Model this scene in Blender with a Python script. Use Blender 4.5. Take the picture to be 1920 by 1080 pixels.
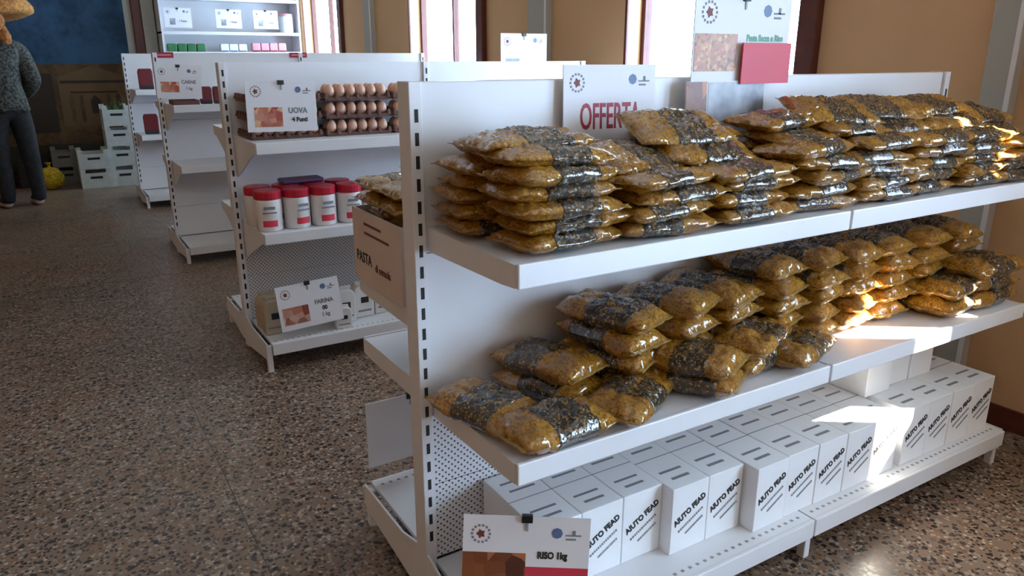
import bpy, bmesh, math, random
from mathutils import Vector, Matrix, noise
random.seed(7)
R = math.radians
sc = bpy.context.scene
COL = sc.collection
for o in list(bpy.data.objects): bpy.data.objects.remove(o)

# ---------------------------------------------------------------- camera
cd = bpy.data.cameras.new('camera'); cam = bpy.data.objects.new('camera', cd); COL.objects.link(cam)
cd.sensor_width = 36; cd.lens = 1417/1920*36; cd.clip_start = .05; cd.clip_end = 200
cam.location = (0, 0, 1.387); cam.rotation_euler = (R(90-17.066), 0, R(58.459-90))
sc.camera = cam
# ---------------------------------------------------------------- sky, sun, exposure
w = bpy.data.worlds.new('sky'); sc.world = w; w.use_nodes = True
bg = w.node_tree.nodes['Background']
bg.inputs['Color'].default_value = (.50, .72, 1, 1); bg.inputs['Strength'].default_value = 18.0
sl = bpy.data.lights.new('sun', 'SUN'); sun = bpy.data.objects.new('sun', sl); COL.objects.link(sun)
sl.energy = 220; sl.angle = R(.6); sl.color = (1, .9, .74)
SUND = Vector((-.82*math.cos(R(40)), .57*math.cos(R(40)), -math.sin(R(40))))
sun.rotation_euler = SUND.to_track_quat('-Z', 'Y').to_euler(); sun.location = (8, -4, 6)
vs = sc.view_settings
vs.view_transform = 'Standard'; vs.look = 'None'; vs.gamma = 1; vs.use_curve_mapping = False; vs.exposure = 0.46
sc.cycles.max_bounces = 10; sc.cycles.diffuse_bounces = 6; sc.cycles.sample_clamp_indirect = 6
# window openings in the right wall (y0, y1); z range
WX = 3.027; WT = .3; FARY = 10.2; LX = -3.6; BY = -5.5; CZ = 3.1
WZ1 = 2.45   # (y0, y1, sill height); the second is an unseen glazed door, added to light the shelf fronts
WINS = [(-5.25, -3.9, .85), (-2.35, -.72, .06), (-.42, .87, .85), (2.40, 3.63, .85), (5.40, 6.70, .85), (8.56, 9.9, .85)]
for (a, b, WZ0) in WINS:
    l = bpy.data.lights.new('window_portal', 'AREA'); l.shape = 'RECTANGLE'
    l.size = WZ1-WZ0; l.size_y = b-a; l.cycles.is_portal = True
    o = bpy.data.objects.new('window_portal', l); COL.objects.link(o)
    o.location = (WX+WT+.02, (a+b)/2, (WZ0+WZ1)/2); o.rotation_euler = (0, R(90), 0)

# ---------------------------------------------------------------- materials
def lin(c):
    return tuple(((v/255)/12.92 if v/255 <= .04045 else ((v/255+.055)/1.055)**2.4) for v in c) + (1,)
MATS = {}
class NT:
    def __init__(s, name):
        s.m = bpy.data.materials.new(name); s.m.use_nodes = True; s.t = s.m.node_tree
        s.b = s.t.nodes['Principled BSDF']
    def n(s, typ, **kw):
        nd = s.t.nodes.new(typ)
        for k, v in kw.items():
            if k in nd.inputs.keys() and not hasattr(nd, k): nd.inputs[k].default_value = v
            else: setattr(nd, k, v)
        return nd
    def l(s, a, b): s.t.links.new(a, b)
    def ramp(s, fac, stops, interp='LINEAR'):
        r = s.t.nodes.new('ShaderNodeValToRGB'); r.color_ramp.interpolation = interp
        e = r.color_ramp.elements
        while len(e) < len(stops): e.new(.5)
        for i, (p, c) in enumerate(stops): e[i].position = p; e[i].color = c
        s.l(fac, r.inputs['Fac']); return r.outputs['Color']
    def coord(s, kind='Object', scale=(1, 1, 1)):
        tc = s.t.nodes.new('ShaderNodeTexCoord'); mp = s.t.nodes.new('ShaderNodeMapping')
        mp.inputs['Scale'].default_value = scale; s.l(tc.outputs[kind], mp.inputs['Vector']); return mp.outputs['Vector']
    def noise(s, vec, scale, detail=3, rough=.5):
        nd = s.t.nodes.new('ShaderNodeTexNoise'); nd.inputs['Scale'].default_value = scale
        nd.inputs['Detail'].default_value = detail; nd.inputs['Roughness'].default_value = rough
        s.l(vec, nd.inputs['Vector']); return nd.outputs['Fac']
    def bump(s, h, strength=.3, dist=.01):
        nd = s.t.nodes.new('ShaderNodeBump'); nd.inputs['Strength'].default_value = strength
        nd.inputs['Distance'].default_value = dist; s.l(h, nd.inputs['Height']); s.l(nd.outputs['Normal'], s.b.inputs['Normal']); return nd
    def mix(s, fac, a, b):
        nd = s.t.nodes.new('ShaderNodeMix'); nd.data_type = 'RGBA'
        if hasattr(fac, 'links'): s.l(fac, nd.inputs[0])
        else: nd.inputs[0].default_value = fac
        for i, v in ((6, a), (7, b)):
            if hasattr(v, 'links'): s.l(v, nd.inputs[i])
            else: nd.inputs[i].default_value = v
        return nd.outputs[2]
def plain(name, c, rough=.5, metal=0, vary=.06, vscale=6, coat=0):
    if name in MATS: return MATS[name]
    t = NT(name); v = t.coord()
    c0 = lin(c); f = t.noise(v, vscale, 4)
    lo = tuple(x*(1-vary) for x in c0[:3])+(1,); hi = tuple(min(1, x*(1+vary)) for x in c0[:3])+(1,)
    t.l(t.ramp(f, [(.3, lo), (.7, hi)]), t.b.inputs['Base Color'])
    t.b.inputs['Roughness'].default_value = rough; t.b.inputs['Metallic'].default_value = metal
    t.b.inputs['Coat Weight'].default_value = coat
    MATS[name] = t.m; return t.m

def m_terrazzo():
    t = NT('terrazzo'); v = t.coord()
    base = t.ramp(t.noise(v, 1.1, 3), [(.3, lin((110, 90, 74))), (.5, lin((129, 110, 94))), (.72, lin((127, 94, 68)))])
    def chips(scale, th, stops, base):
        vo = t.n('ShaderNodeTexVoronoi'); vo.inputs['Scale'].default_value = scale; vo.inputs['Randomness'].default_value = 1
        t.l(v, vo.inputs['Vector'])
        sp = t.n('ShaderNodeSeparateColor'); t.l(vo.outputs['Color'], sp.inputs[0])
        c = t.ramp(sp.outputs[0], stops, 'CONSTANT')
        g = t.n('ShaderNodeMath', operation='LESS_THAN'); t.l(vo.outputs['Distance'], g.inputs[0]); g.inputs[1].default_value = th
        return t.mix(g.outputs[0], base, c)
    st = [(0, lin((63, 52, 46))), (.26, lin((156, 136, 118))), (.45, lin((134, 103, 79))), (.62, lin((61, 52, 48))), (.80, lin((176, 158, 138))), (.9, lin((114, 77, 55)))]
    c = chips(85, .46, st, base); c = chips(38, .34, [(0, lin((50, 41, 37))), (.38, lin((160, 140, 123))), (.5, lin((125, 90, 66))), (.72, lin((72, 63, 59))), (.88, lin((154, 138, 125)))], c)
    t.l(c, t.b.inputs['Base Color'])
    t.l(t.ramp(t.noise(v, 3, 3), [(.2, (.26,)*3+(1,)), (.8, (.36,)*3+(1,))]), t.b.inputs['Roughness'])
    t.b.inputs['Specular IOR Level'].default_value = .4
    return t.m
def m_wall(name, c, vary=.05):
    t = NT(name); v = t.coord(); c0 = lin(c)
    t.l(t.ramp(t.noise(v, 1.5, 5), [(.3, tuple(x*(1-vary) for x in c0[:3])+(1,)), (.7, tuple(min(1, x*(1+vary)) for x in c0[:3])+(1,))]), t.b.inputs['Base Color'])
    t.b.inputs['Roughness'].default_value = .8; t.bump(t.noise(v, 120, 3), .12, .004); return t.m
def m_peg():
    t = NT('perforated_metal'); v = t.coord()
    sp = t.n('ShaderNodeSeparateXYZ'); t.l(v, sp.inputs[0])
    def cell(out, off):
        a = t.n('ShaderNodeMath', operation='MULTIPLY'); t.l(out, a.inputs[0]); a.inputs[1].default_value = 1/.018
        f = t.n('ShaderNodeMath', operation='FRACT'); b = t.n('ShaderNodeMath', operation='ADD'); t.l(a.outputs[0], b.inputs[0]); b.inputs[1].default_value = off
        t.l(b.outputs[0], f.inputs[0]); s = t.n('ShaderNodeMath', operation='SUBTRACT'); t.l(f.outputs[0], s.inputs[0]); s.inputs[1].default_value = .5
        p = t.n('ShaderNodeMath', operation='POWER'); t.l(s.outputs[0], p.inputs[0]); p.inputs[1].default_value = 2; return p.outputs[0]
    def dots(off):
        ad = t.n('ShaderNodeMath', operation='ADD'); t.l(cell(sp.outputs[0], off), ad.inputs[0]); t.l(cell(sp.outputs[2], off), ad.inputs[1])
        g = t.n('ShaderNodeMath', operation='LESS_THAN'); t.l(ad.outputs[0], g.inputs[0]); g.inputs[1].default_value = .024; return g.outputs[0]
    mx = t.n('ShaderNodeMath', operation='MAXIMUM'); t.l(dots(0), mx.inputs[0]); t.l(dots(.5), mx.inputs[1])
    t.l(t.mix(mx.outputs[0], lin((222, 222, 224)), lin((70, 72, 80))), t.b.inputs['Base Color']); t.b.inputs['Roughness'].default_value = .4
    return t.m
def m_pack():
    t = NT('pasta_in_clear_film'); v = t.coord(); oi = t.n('ShaderNodeObjectInfo')
    ad = t.n('ShaderNodeVectorMath', operation='ADD'); sv = t.n('ShaderNodeVectorMath', operation='SCALE')
    cb = t.n('ShaderNodeCombineXYZ'); t.l(oi.outputs['Random'], cb.inputs[0]); t.l(oi.outputs['Random'], cb.inputs[1]); t.l(cb.outputs[0], sv.inputs[0]); sv.inputs['Scale'].default_value = 9
    t.l(v, ad.inputs[0]); t.l(sv.outputs[0], ad.inputs[1]); vv = ad.outputs[0]
    vo = t.n('ShaderNodeTexVoronoi'); vo.inputs['Scale'].default_value = 150; t.l(vv, vo.inputs['Vector'])
    c = t.ramp(vo.outputs['Distance'], [(.0, lin((228, 174, 58))), (.45, lin((198, 140, 30))), (.85, lin((124, 78, 12)))])
    c2 = t.mix(t.ramp(t.noise(vv, 12, 2), [(.35, (0,)*3+(1,)), (.75, (.75,)*3+(1,))]), c, lin((156, 102, 18)))
    t.l(c2, t.b.inputs['Base Color']); t.b.inputs['Roughness'].default_value = .32
    t.b.inputs['Coat Weight'].default_value = 1; t.b.inputs['Coat Roughness'].default_value = .09; t.b.inputs['Coat IOR'].default_value = 1.75; t.b.inputs['Specular IOR Level'].default_value = .25
    t.bump(t.noise(vv, 40, 6, .75), .8, .02); cn = t.n('ShaderNodeBump'); cn.inputs['Strength'].default_value = .22; cn.inputs['Distance'].default_value = .012; t.l(t.noise(vv, 26, 3, .6), cn.inputs['Height']); t.l(cn.outputs[0], t.b.inputs['Coat Normal']); return t.m
def m_label():
    t = NT('dark_printed_film'); v = t.coord(scale=(1, 1, 1)); oi = t.n('ShaderNodeObjectInfo')
    ad = t.n('ShaderNodeVectorMath', operation='ADD'); cb = t.n('ShaderNodeCombineXYZ'); mu = t.n('ShaderNodeMath', operation='MULTIPLY'); mu.inputs[1].default_value = 7
    t.l(oi.outputs['Random'], mu.inputs[0]); t.l(mu.outputs[0], cb.inputs[0]); t.l(v, ad.inputs[0]); t.l(cb.outputs[0], ad.inputs[1]); vv = ad.outputs[0]
    vo = t.n('ShaderNodeTexVoronoi', distance='CHEBYCHEV'); vo.inputs['Scale'].default_value = 230; t.l(vv, vo.inputs['Vector'])
    sp = t.n('ShaderNodeSeparateColor'); t.l(vo.outputs['Color'], sp.inputs[0])
    g = t.ramp(sp.outputs[0], [(0, lin((36, 31, 24))), (.4, lin((60, 48, 32))), (.62, lin((132, 98, 42))), (.8, lin((44, 37, 28))), (.93, lin((176, 160, 128)))], 'CONSTANT')
    t.l(g, t.b.inputs['Base Color']); t.b.inputs['Roughness'].default_value = .3
    t.b.inputs['Coat Weight'].default_value = 1; t.b.inputs['Coat Roughness'].default_value = .09; t.b.inputs['Coat IOR'].default_value = 1.75; t.b.inputs['Specular IOR Level'].default_value = .25
    t.bump(t.noise(vv, 40, 6, .75), .8, .02); cn = t.n('ShaderNodeBump'); cn.inputs['Strength'].default_value = .22; cn.inputs['Distance'].default_value = .012; t.l(t.noise(vv, 26, 3, .6), cn.inputs['Height']); t.l(cn.outputs[0], t.b.inputs['Coat Normal']); return t.m
def m_film():
    t = NT('clear_film_end'); t.b.inputs['Base Color'].default_value = lin((190, 150, 80)); t.b.inputs['Roughness'].default_value = .15
    tr = t.n('ShaderNodeBsdfTransparent'); mx = t.n('ShaderNodeMixShader'); mx.inputs[0].default_value = .45
    t.bump(t.noise(t.coord(), 60, 3), .6, .01)
    t.l(tr.outputs[0], mx.inputs[1]); t.l(t.b.outputs[0], mx.inputs[2]); t.l(mx.outputs[0], t.t.nodes['Material Output'].inputs['Surface']); return t.m
def m_photo(name, stops, scale=60, soft=False):
    if name in MATS: return MATS[name]
    t = NT(name); v = t.coord()
    vo = t.n('ShaderNodeTexNoise') if soft else t.n('ShaderNodeTexVoronoi'); vo.inputs['Scale'].default_value = scale; t.l(v, vo.inputs['Vector'])
    sp = t.n('ShaderNodeSeparateColor'); t.l(vo.outputs['Color'], sp.inputs[0])
    n = len(stops); t.l(t.ramp(sp.outputs[0], [(i/n, lin(c)) for i, c in enumerate(stops)]), t.b.inputs['Base Color'])
    t.b.inputs['Roughness'].default_value = .4; MATS[name] = t.m; return t.m
def m_glass():
    t = NT('window_glass'); tr = t.n('ShaderNodeBsdfTransparent'); gl = t.n('ShaderNodeBsdfGlossy'); gl.inputs['Roughness'].default_value = .02
    mx = t.n('ShaderNodeMixShader'); mx.inputs[0].default_value = .06; t.l(tr.outputs[0], mx.inputs[1]); t.l(gl.outputs[0], mx.inputs[2])
    t.l(mx.outputs[0], t.t.nodes['Material Output'].inputs['Surface']); return t.m
def m_fabric(name, a, b, scale=60):
    t = NT(name); v = t.coord(); t.l(t.ramp(t.noise(v, scale, 4, .7), [(.42, lin(a)), (.58, lin(b))]), t.b.inputs['Base Color'])
    t.b.inputs['Roughness'].default_value = .85; return t.m
M = dict(
 terrazzo=m_terrazzo(), joint=plain('joint_filler', (150, 140, 128), .6), wall=m_wall('tan_plaster', (212, 170, 126)), white_wall=m_wall('ceiling_white', (222, 206, 184)),
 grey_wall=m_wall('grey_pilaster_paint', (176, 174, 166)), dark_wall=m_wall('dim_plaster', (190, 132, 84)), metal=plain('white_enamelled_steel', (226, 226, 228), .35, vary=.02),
 peg=m_peg(), slot=plain('slot_dark', (34, 34, 36), .7), grey=plain('grey_steel', (150, 148, 146), .4), pack=m_pack(), label=m_label(), film=m_film(),
 carton=plain('white_carton', (238, 240, 242), .5, vary=.03), tape=plain('carton_seam', (150, 152, 160), .6), ink=plain('black_ink', (34, 34, 38), .6), greyink=plain('grey_ink', (128, 130, 138), .6), red=plain('red_print', (168, 30, 58), .5), redcard=plain('red_card', (206, 52, 74), .5),
 paper=plain('white_paper', (232, 232, 236), .6, vary=.02), clip=plain('black_clip', (22, 22, 24), .35), blue=plain('blue_print', (92, 112, 150), .5), green=plain('green_print', (96, 160, 128), .5), brownwood=plain('red_brown_wood', (92, 42, 28), .45, vary=.2, vscale=14),
 glass=m_glass(), kraft=plain('brown_cardboard', (208, 192, 182), .75), brick_red=plain('faded_red_ink', (120, 60, 52), .6), concrete=plain('pale_concrete', (190, 186, 178), .8),
 egg=plain('egg_shell', (214, 168, 144), .45, vary=.1, vscale=3), tray=plain('egg_tray_pulp', (104, 74, 66), .9), lid=plain('red_lid', (186, 26, 52), .3), tub=plain('white_tub', (230, 226, 224), .35), bag=plain('white_flour_paper', (222, 218, 212), .6), olive=plain('beige_flour_paper', (176, 162, 140), .6),
 crate=plain('pale_plastic_crate', (206, 214, 210), .5, vary=.08, vscale=20), leaf=m_fabric('green_leaves', (30, 52, 22), (70, 96, 30), 40), yellow=m_fabric('yellow_net', (170, 140, 20), (226, 200, 50), 50), darkcrate=plain('dark_crate', (40, 38, 36), .6), greycrate=plain('grey_crate', (120, 120, 116), .6),
 jacket=m_fabric('patterned_jacket', (14, 15, 14), (84, 84, 74), 45), trousers=m_fabric('dark_trousers', (20, 20, 22), (32, 32, 34), 20), skin=plain('skin', (206, 150, 128), .5), hair=m_fabric('ginger_hair', (112, 62, 22), (176, 112, 44), 30), straw=m_fabric('tan_straw', (150, 92, 40), (202, 142, 66), 40), shoe=plain('pale_shoe', (176, 156, 146), .6), eye=plain('eye_dark', (30, 22, 20), .3),
 mural_sky=m_fabric('mural_blue', (26, 54, 78), (44, 78, 106), 2), mural_low=m_fabric('mural_ochre', (70, 50, 28), (92, 66, 36), 5), mural_dark=plain('mural_dark_brown', (48, 34, 22), .8), mural_light=plain('mural_pale_ochre', (98, 74, 46), .8, vary=.15), mural_ground=m_fabric('mural_olive', (38, 36, 24), (54, 48, 30), 6),
 purple=plain('purple_pack', (92, 70, 110), .5), bluepack=plain('blue_pack', (70, 100, 160), .4), whitepack=plain('white_pack', (232, 236, 240), .4), pinkpack=plain('pink_pack', (214, 150, 158), .4), greenpack=plain('green_pack', (44, 110, 62), .45), winered=plain('dark_red_pack', (110, 30, 36), .4),
 pasta_photo=m_photo('pasta_photo', [(196, 150, 96), (170, 100, 80), (214, 170, 120), (120, 96, 60), (190, 120, 100)], 110),
 food_photo=m_photo('food_photo', [(176, 60, 70), (206, 150, 120), (190, 110, 80), (160, 40, 60), (220, 180, 140)], 40),
 hand_photo=m_photo('warm_photo', [(176, 80, 54), (206, 160, 140), (140, 66, 50), (220, 190, 176)], 30),
 brown_photo=m_photo('brown_photo', [(110, 60, 36), (150, 86, 50), (84, 44, 30), (176, 110, 70)], 26), grey_photo=m_photo('grey_photo', [(150, 154, 164), (120, 124, 136), (186, 190, 198)], 14, True),
)

# ---------------------------------------------------------------- helpers
def wloc(p):
    v = Vector((0, 0, 0))
    while p: v += p.location; p = p.parent
    return v
class MB:
    def __init__(s): s.v = []; s.f = []
    def box(s, x0, x1, y0, y1, z0, z1):
        n = len(s.v); s.v += [(x, y, z) for z in (z0, z1) for y in (y0, y1) for x in (x0, x1)]
        s.f += [tuple(n+i for i in q) for q in ((0, 2, 3, 1), (4, 5, 7, 6), (0, 1, 5, 4), (2, 6, 7, 3), (0, 4, 6, 2), (1, 3, 7, 5))]; return s
    def prism(s, pts, axis, a, b):   # polygon in the plane across axis, extruded from a to b
        n = len(s.v); k = len(pts)
        for t in (a, b):
            for (p, q) in pts: s.v.append({'x': (t, p, q), 'y': (p, t, q), 'z': (p, q, t)}[axis])
        s.f += [tuple(n+i for i in range(k)), tuple(n+k+i for i in reversed(range(k)))]
        s.f += [(n+i, n+k+i, n+k+(i+1) % k, n+(i+1) % k) for i in range(k)]; return s
    def lathe(s, prof, c=(0, 0, 0), seg=20):
        n = len(s.v); k = len(prof)
        for j in range(seg):
            a = 2*math.pi*j/seg
            for (r, z) in prof: s.v.append((c[0]+r*math.cos(a), c[1]+r*math.sin(a), c[2]+z))
        for j in range(seg):
            for i in range(k-1):
                s.f.append((n+j*k+i, n+((j+1) % seg)*k+i, n+((j+1) % seg)*k+i+1, n+j*k+i+1))
        s.f += [tuple(n+j*k for j in reversed(range(seg))), tuple(n+j*k+k-1 for j in range(seg))]; return s
    def mesh(s, name, off=(0, 0, 0)):
        me = bpy.data.meshes.new(name); me.from_pydata([(x-off[0], y-off[1], z-off[2]) for x, y, z in s.v], [], s.f)
        bm = bmesh.new(); bm.from_mesh(me); bmesh.ops.recalc_face_normals(bm, faces=bm.faces); bm.to_mesh(me); bm.free(); return me
    def build(s, name, mat, parent=None, bevel=0, smooth=False, local=False):
        me = s.mesh(name, (0, 0, 0) if local else wloc(parent)); return link(name, me, mat, parent, bevel, smooth)
def link(name, me, mat, parent=None, bevel=0, smooth=False):
    o = bpy.data.objects.new(name, me); COL.objects.link(o); o.parent = parent
    if not me.materials: me.materials.append(mat)
    if smooth:
        for p in me.polygons: p.use_smooth = True
    if bevel:
        b = o.modifiers.new('bevel', 'BEVEL'); b.width = bevel; b.segments = 2; b.limit_method = 'ANGLE'
    return o
def tag(o, label, cat, group=None):
    o['label'] = label; o['category'] = cat
    if group: o['group'] = group
    return o
def thing(name, label, cat, loc=(0, 0, 0), rz=0, group=None):
    o = bpy.data.objects.new(name, None); COL.objects.link(o); o.location = loc; o.rotation_euler = (0, 0, rz); o.empty_display_size = .05
    return tag(o, label, cat, group)
def struct(o): o['kind'] = 'structure'; return o
def copy_tree(o, parent=None):
    c = o.copy(); COL.objects.link(c); c.parent = parent
    for ch in list(o.children): copy_tree(ch, c)
    return c
TXT = {}
def text_mesh(s, size, bold=0, extr=.0004):
    k = (s, size, bold)
    if k not in TXT:
        cu = bpy.data.curves.new('lettering', 'FONT'); cu.body = s; cu.size = size; cu.align_x = 'CENTER'; cu.align_y = 'CENTER'; cu.extrude = extr; cu.offset = bold; cu.resolution_u = 3
        to = bpy.data.objects.new('lettering', cu); COL.objects.link(to); dg = bpy.context.evaluated_depsgraph_get(); dg.update()
        me = bpy.data.meshes.new_from_object(to.evaluated_get(dg)); bpy.data.objects.remove(to); TXT[k] = me
    return TXT[k]
def lettering(s, size, mat, parent, loc, tilt=0, name='lettering', sx=1, bold=0):   # faces local -Y
    me = text_mesh(s, size, bold)
    if me.materials and me.materials[0] != mat: me = me.copy(); me.materials.clear()
    if not me.materials: me.materials.append(mat)
    o = bpy.data.objects.new(name, me); COL.objects.link(o); o.parent = parent; o.location = loc; o.rotation_euler = (R(90), -tilt, 0); o.scale = (sx, 1, 1); return o

# ---------------------------------------------------------------- the room
NW = ['one', 'two', 'three', 'four', 'five', 'six', 'seven', 'eight', 'nine', 'ten', 'eleven', 'twelve', 'thirteen', 'fourteen', 'fifteen']
ORD = ['first', 'second', 'third', 'fourth', 'fifth', 'sixth', 'seventh', 'eighth', 'ninth', 'tenth', 'eleventh', 'twelfth', 'thirteenth']
fl = struct(MB().box(LX, WX, BY, FARY, -.08, -.004).build('floor', M['joint']))
TS = 1.2; jx = .36
me_cache = {}
x = jx-4*TS
while x < WX:
    y = BY
    while y < FARY:
        a0, a1, b0, b1 = max(x, LX)+.0015, min(x+TS, WX)-.0015, y+.0015, min(y+TS, FARY)-.0015
        if a1-a0 > .05 and b1-b0 > .05: MB().box(a0, a1, b0, b1, -.004, 0).build('terrazzo_slab', M['terrazzo'], fl)
        y += TS
    x += TS
struct(MB().box(LX-.2, WX+WT, BY-.2, FARY+.2, CZ, CZ+.2).build('ceiling', M['white_wall']))
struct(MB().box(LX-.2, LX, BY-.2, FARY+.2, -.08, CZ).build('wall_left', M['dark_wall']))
struct(MB().box(LX, WX, BY-.2, BY, -.08, CZ).build('wall_back', M['wall']))
struct(MB().box(LX, WX, FARY, FARY+.2, -.08, CZ).build('wall_far', M['grey_wall']))
wm = MB(); y = BY-.2
for (a, b, WZ0) in WINS:
    wm.box(WX, WX+WT, y, a, -.08, CZ); wm.box(WX, WX+WT, a, b, -.08, WZ0); wm.box(WX, WX+WT, a, b, WZ1, CZ); y = b
wm.box(WX, WX+WT, y, FARY+.2, -.08, CZ); struct(wm.build('wall_right', M['wall']))
bb = MB(); ys = [BY, -2.5, -.68]+[v for p in ((1.443, 1.55), (4.42, 4.65), (7.55, 7.75)) for v in p]+[FARY]
for i in range(0, len(ys), 2): bb.box(WX-.014, WX, ys[i], ys[i+1], 0, .085)
struct(bb.build('baseboard_right', M['brownwood']))
struct(MB().box(LX, WX-.014, FARY-.014, FARY, 0, .085).build('baseboard_far', M['brownwood']))
for i, (a, b) in enumerate(((1.443, 1.55), (4.42, 4.65), (7.55, 7.75))):
    t = struct(MB().box(WX-.05, WX, a, b, 0, CZ).build('trim_%d' % (i+1), M['grey_wall'], bevel=.004))
    MB().box(WX-.056, WX-.05, a-.0, a+.016, 0, CZ).build('edge_strip', M['metal'], t)
for i, (a, b, WZ0) in enumerate(WINS):
    r = bpy.data.objects.new('window_%d' % (i+1) if i != 1 else 'added_light_door_1', None); COL.objects.link(r); r.location = (WX+.12, (a+b)/2, WZ0); struct(r)
    X0, X1 = WX+.10, WX+.15
    f = MB().box(X0, X1, a, b, WZ0, WZ0+.05).box(X0, X1, a, b, WZ1-.05, WZ1).box(X0, X1, a, a+.03, WZ0, WZ1).box(X0, X1, b-.03, b, WZ0, WZ1).build('window_frame', M['brownwood'], r)
    c = (a+b)/2
    MB().box(X0, X1, c-.013, c+.013, WZ0+.05, WZ1-.05).build('mullion', M['brownwood'], r)
    MB().box(X0+.022, X0+.026, a+.03, c-.013, WZ0+.05, WZ1-.05).build('pane', M['glass'], r)
    MB().box(X0+.022, X0+.026, c+.013, b-.03, WZ0+.05, WZ1-.05).build('pane', M['glass'], r)
    MB().box(WX-.05, WX+.12, a-.03, b+.03, WZ0-.03, WZ0).build('window_sill', M['concrete'], r, bevel=.004)
    MB().box(WX-.045, WX, a-.10, a, WZ0, WZ1+.06).build('casing', M['brownwood'], r, bevel=.006)
    MB().box(WX-.012, WX, b, b+.02, WZ0, WZ1+.02).build('casing', M['brownwood'], r)
    if i == 2:   # unseen outside shutters, added so their gaps shape the sun patches
        XS = WX+WT-.05
        for (s0, s1) in ((.43, .55), (.61, b)):
            MB().box(XS, XS+.03, s0+.001, s1, WZ0, WZ1).build('sun_gap_leaf', M['brownwood'], r)
        for (s0, s1, q0, q1) in ((.31, .43, WZ0, 1.38), (.31, .43, 2.02, WZ1), (.55, .61, WZ0, 1.46), (.55, .61, 1.58, 1.92), (.55, .61, 2.22, WZ1)):
            MB().box(XS, XS+.03, s0+.001, s1, q0, q1).build('sun_gap_board', M['brownwood'], r)
# unseen slabs added outside to block sun; the second slants along its direction
sun_slab = thing('added_sun_slab', 'unseen concrete slab added outside above the windows to block sun', 'added_sun_slab', (WX+WT, 6, 2.7))
MB().box(WX+WT+.002, WX+WT+2.6, 1.35, 13.5, 2.7, 2.9).build('slab', M['concrete'], sun_slab)
sun_slab2 = thing('added_sun_slab', 'unseen slanted concrete slab added near the gapped window to block sun', 'added_sun_slab', (WX+WT, -4, 2.7))
XB = WX+WT+.002
MB().prism([(XB, -8.5), (XB+2.6, -8.5), (XB+2.6, .29-.695*2.6), (XB, .29)], 'z', 2.7, 2.9).build('slab', M['concrete'], sun_slab2)

# ---------------------------------------------------------------- shelving
BAY = 1.0055
def gondola(label, x0, Y0, zt, nb, fz, rz, df, dr, bh=.07, zb=.133, db=.385, peg=True):
    g = thing('shelving_gondola', label, 'shelving', (x0+nb*BAY/2, Y0+.03, 0))
    PD = .061; Y1 = Y0+PD
    for i in range(nb+1):
        x = x0+i*BAY
        p = MB().box(x-.015, x+.015, Y0, Y1, 0, zt).build('upright_post', M['metal'], g, bevel=.002)
        sm = MB(); z = .2
        while z < zt-.04:
            if Y0 < 2: MB().box(x-.0035, x+.0055, Y0-.0006, Y0+.001, z, z+.028).build('slot', M['slot'], p)
            else: sm.box(x-.0035, x+.0055, Y0-.0006, Y0+.001, z, z+.028)
            z += .05
        if sm.v: sm.build('slot_strip', M['slot'], p)['kind'] = 'stuff'
    for i in range(nb):
        a, b = x0+i*BAY+.015, x0+(i+1)*BAY-.015
        zs = [zb+.005, zb+.22, .575] ; zs2 = [.575, .955, zt]
        for k in range(2): MB().box(a, b, Y0+.01, Y1-.01, zs[k]+.001, zs[k+1]-.001).build('perforated_panel' if peg else 'lower_panel', M['peg' if peg else 'metal'], g)
        for k in range(2): MB().box(a, b, Y0+.01, Y1-.01, zs2[k]+.001, zs2[k+1]-.001).build('back_panel', M['metal'], g, bevel=.003)
    for side, zsv, d in ((-1, fz, df), (1, rz, dr)):
        yb = Y0+.008 if side < 0 else Y1-.008
        for z in zsv:
            for i in range(nb):
                xs = x0+.022 if i == 0 else x0+i*BAY+.004
                xe = x0+(i+1)*BAY-.004 if i < nb-1 else x0+nb*BAY
                yf = (Y0-d) if side < 0 else (Y1+d)
                s = MB().box(xs, xe, min(yb, yf), max(yb, yf), z-.012, z).build('shelf', M['metal'], g)
                MB().box(xs, xe, min(yf, yf+side*.012), max(yf, yf+side*.012), z-.046, z+.003).build('front_lip', M['metal'], s, bevel=.003)
                for xx in (xs, xe-.006):
                    MB().prism([(yb, z-.012), (yf, z-.012), (yf, z-.046), (yf-side*.05, z-.05), (yb, z-.02-bh)], 'x', xx, xx+.006).build('bracket', M['metal'], s)
        # base shelf
        yf = Y0-db if side < 0 else Y1+db
        for i in range(nb):
            xs = x0+.012 if i == 0 else x0+i*BAY+.003
            xe = x0+(i+1)*BAY-.003 if i < nb-1 else x0+nb*BAY+.01
            s = MB().box(xs, xe, min(yb, yf), max(yb, yf), zb-.012, zb).build('base_shelf', M['metal'], g)
            MB().box(xs, xe, min(yf, yf+side*.012), max(yf, yf+side*.012), zb-.055, zb+.001).build('front_lip', M['metal'], s, bevel=.003)
            pf = MB(); x = xs+.02
            while x < xe-.02:
                pf.box(x, x+.009, min(yf-side*.02, yf-side*.028), max(yf-side*.02, yf-side*.028), zb-.001, zb+.0008); x += .026
            pf.build('perforation_row', M['grey'], s)['kind'] = 'stuff'
        for i in range(nb+1):
            x = x0+i*BAY
            MB().box(x-.012, x+.012, min(yf-side*.004, yf-side*.03), max(yf-side*.004, yf-side*.03), 0, zb-.012).build('foot', M['metal'], g, bevel=.003)
    for x in (x0-.014, x0+nb*BAY+.01):
        MB().prism([(Y0-db, zb-.075), (Y0-db, zb+.002), (Y0-.1, zb+.004), (Y0, zb+.03), (Y1, zb+.03), (Y1+.1, zb+.004), (Y1+db, zb+.002), (Y1+db, zb-.075), (Y1+.06, .02), (Y0-.06, .02)], 'x', x, x+.006).build('base_end_plate', M['metal'], g)
    return g
G1Y, G2Y, G3Y, G4Y = 1.522, 3.68, 5.885, 8.23
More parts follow.
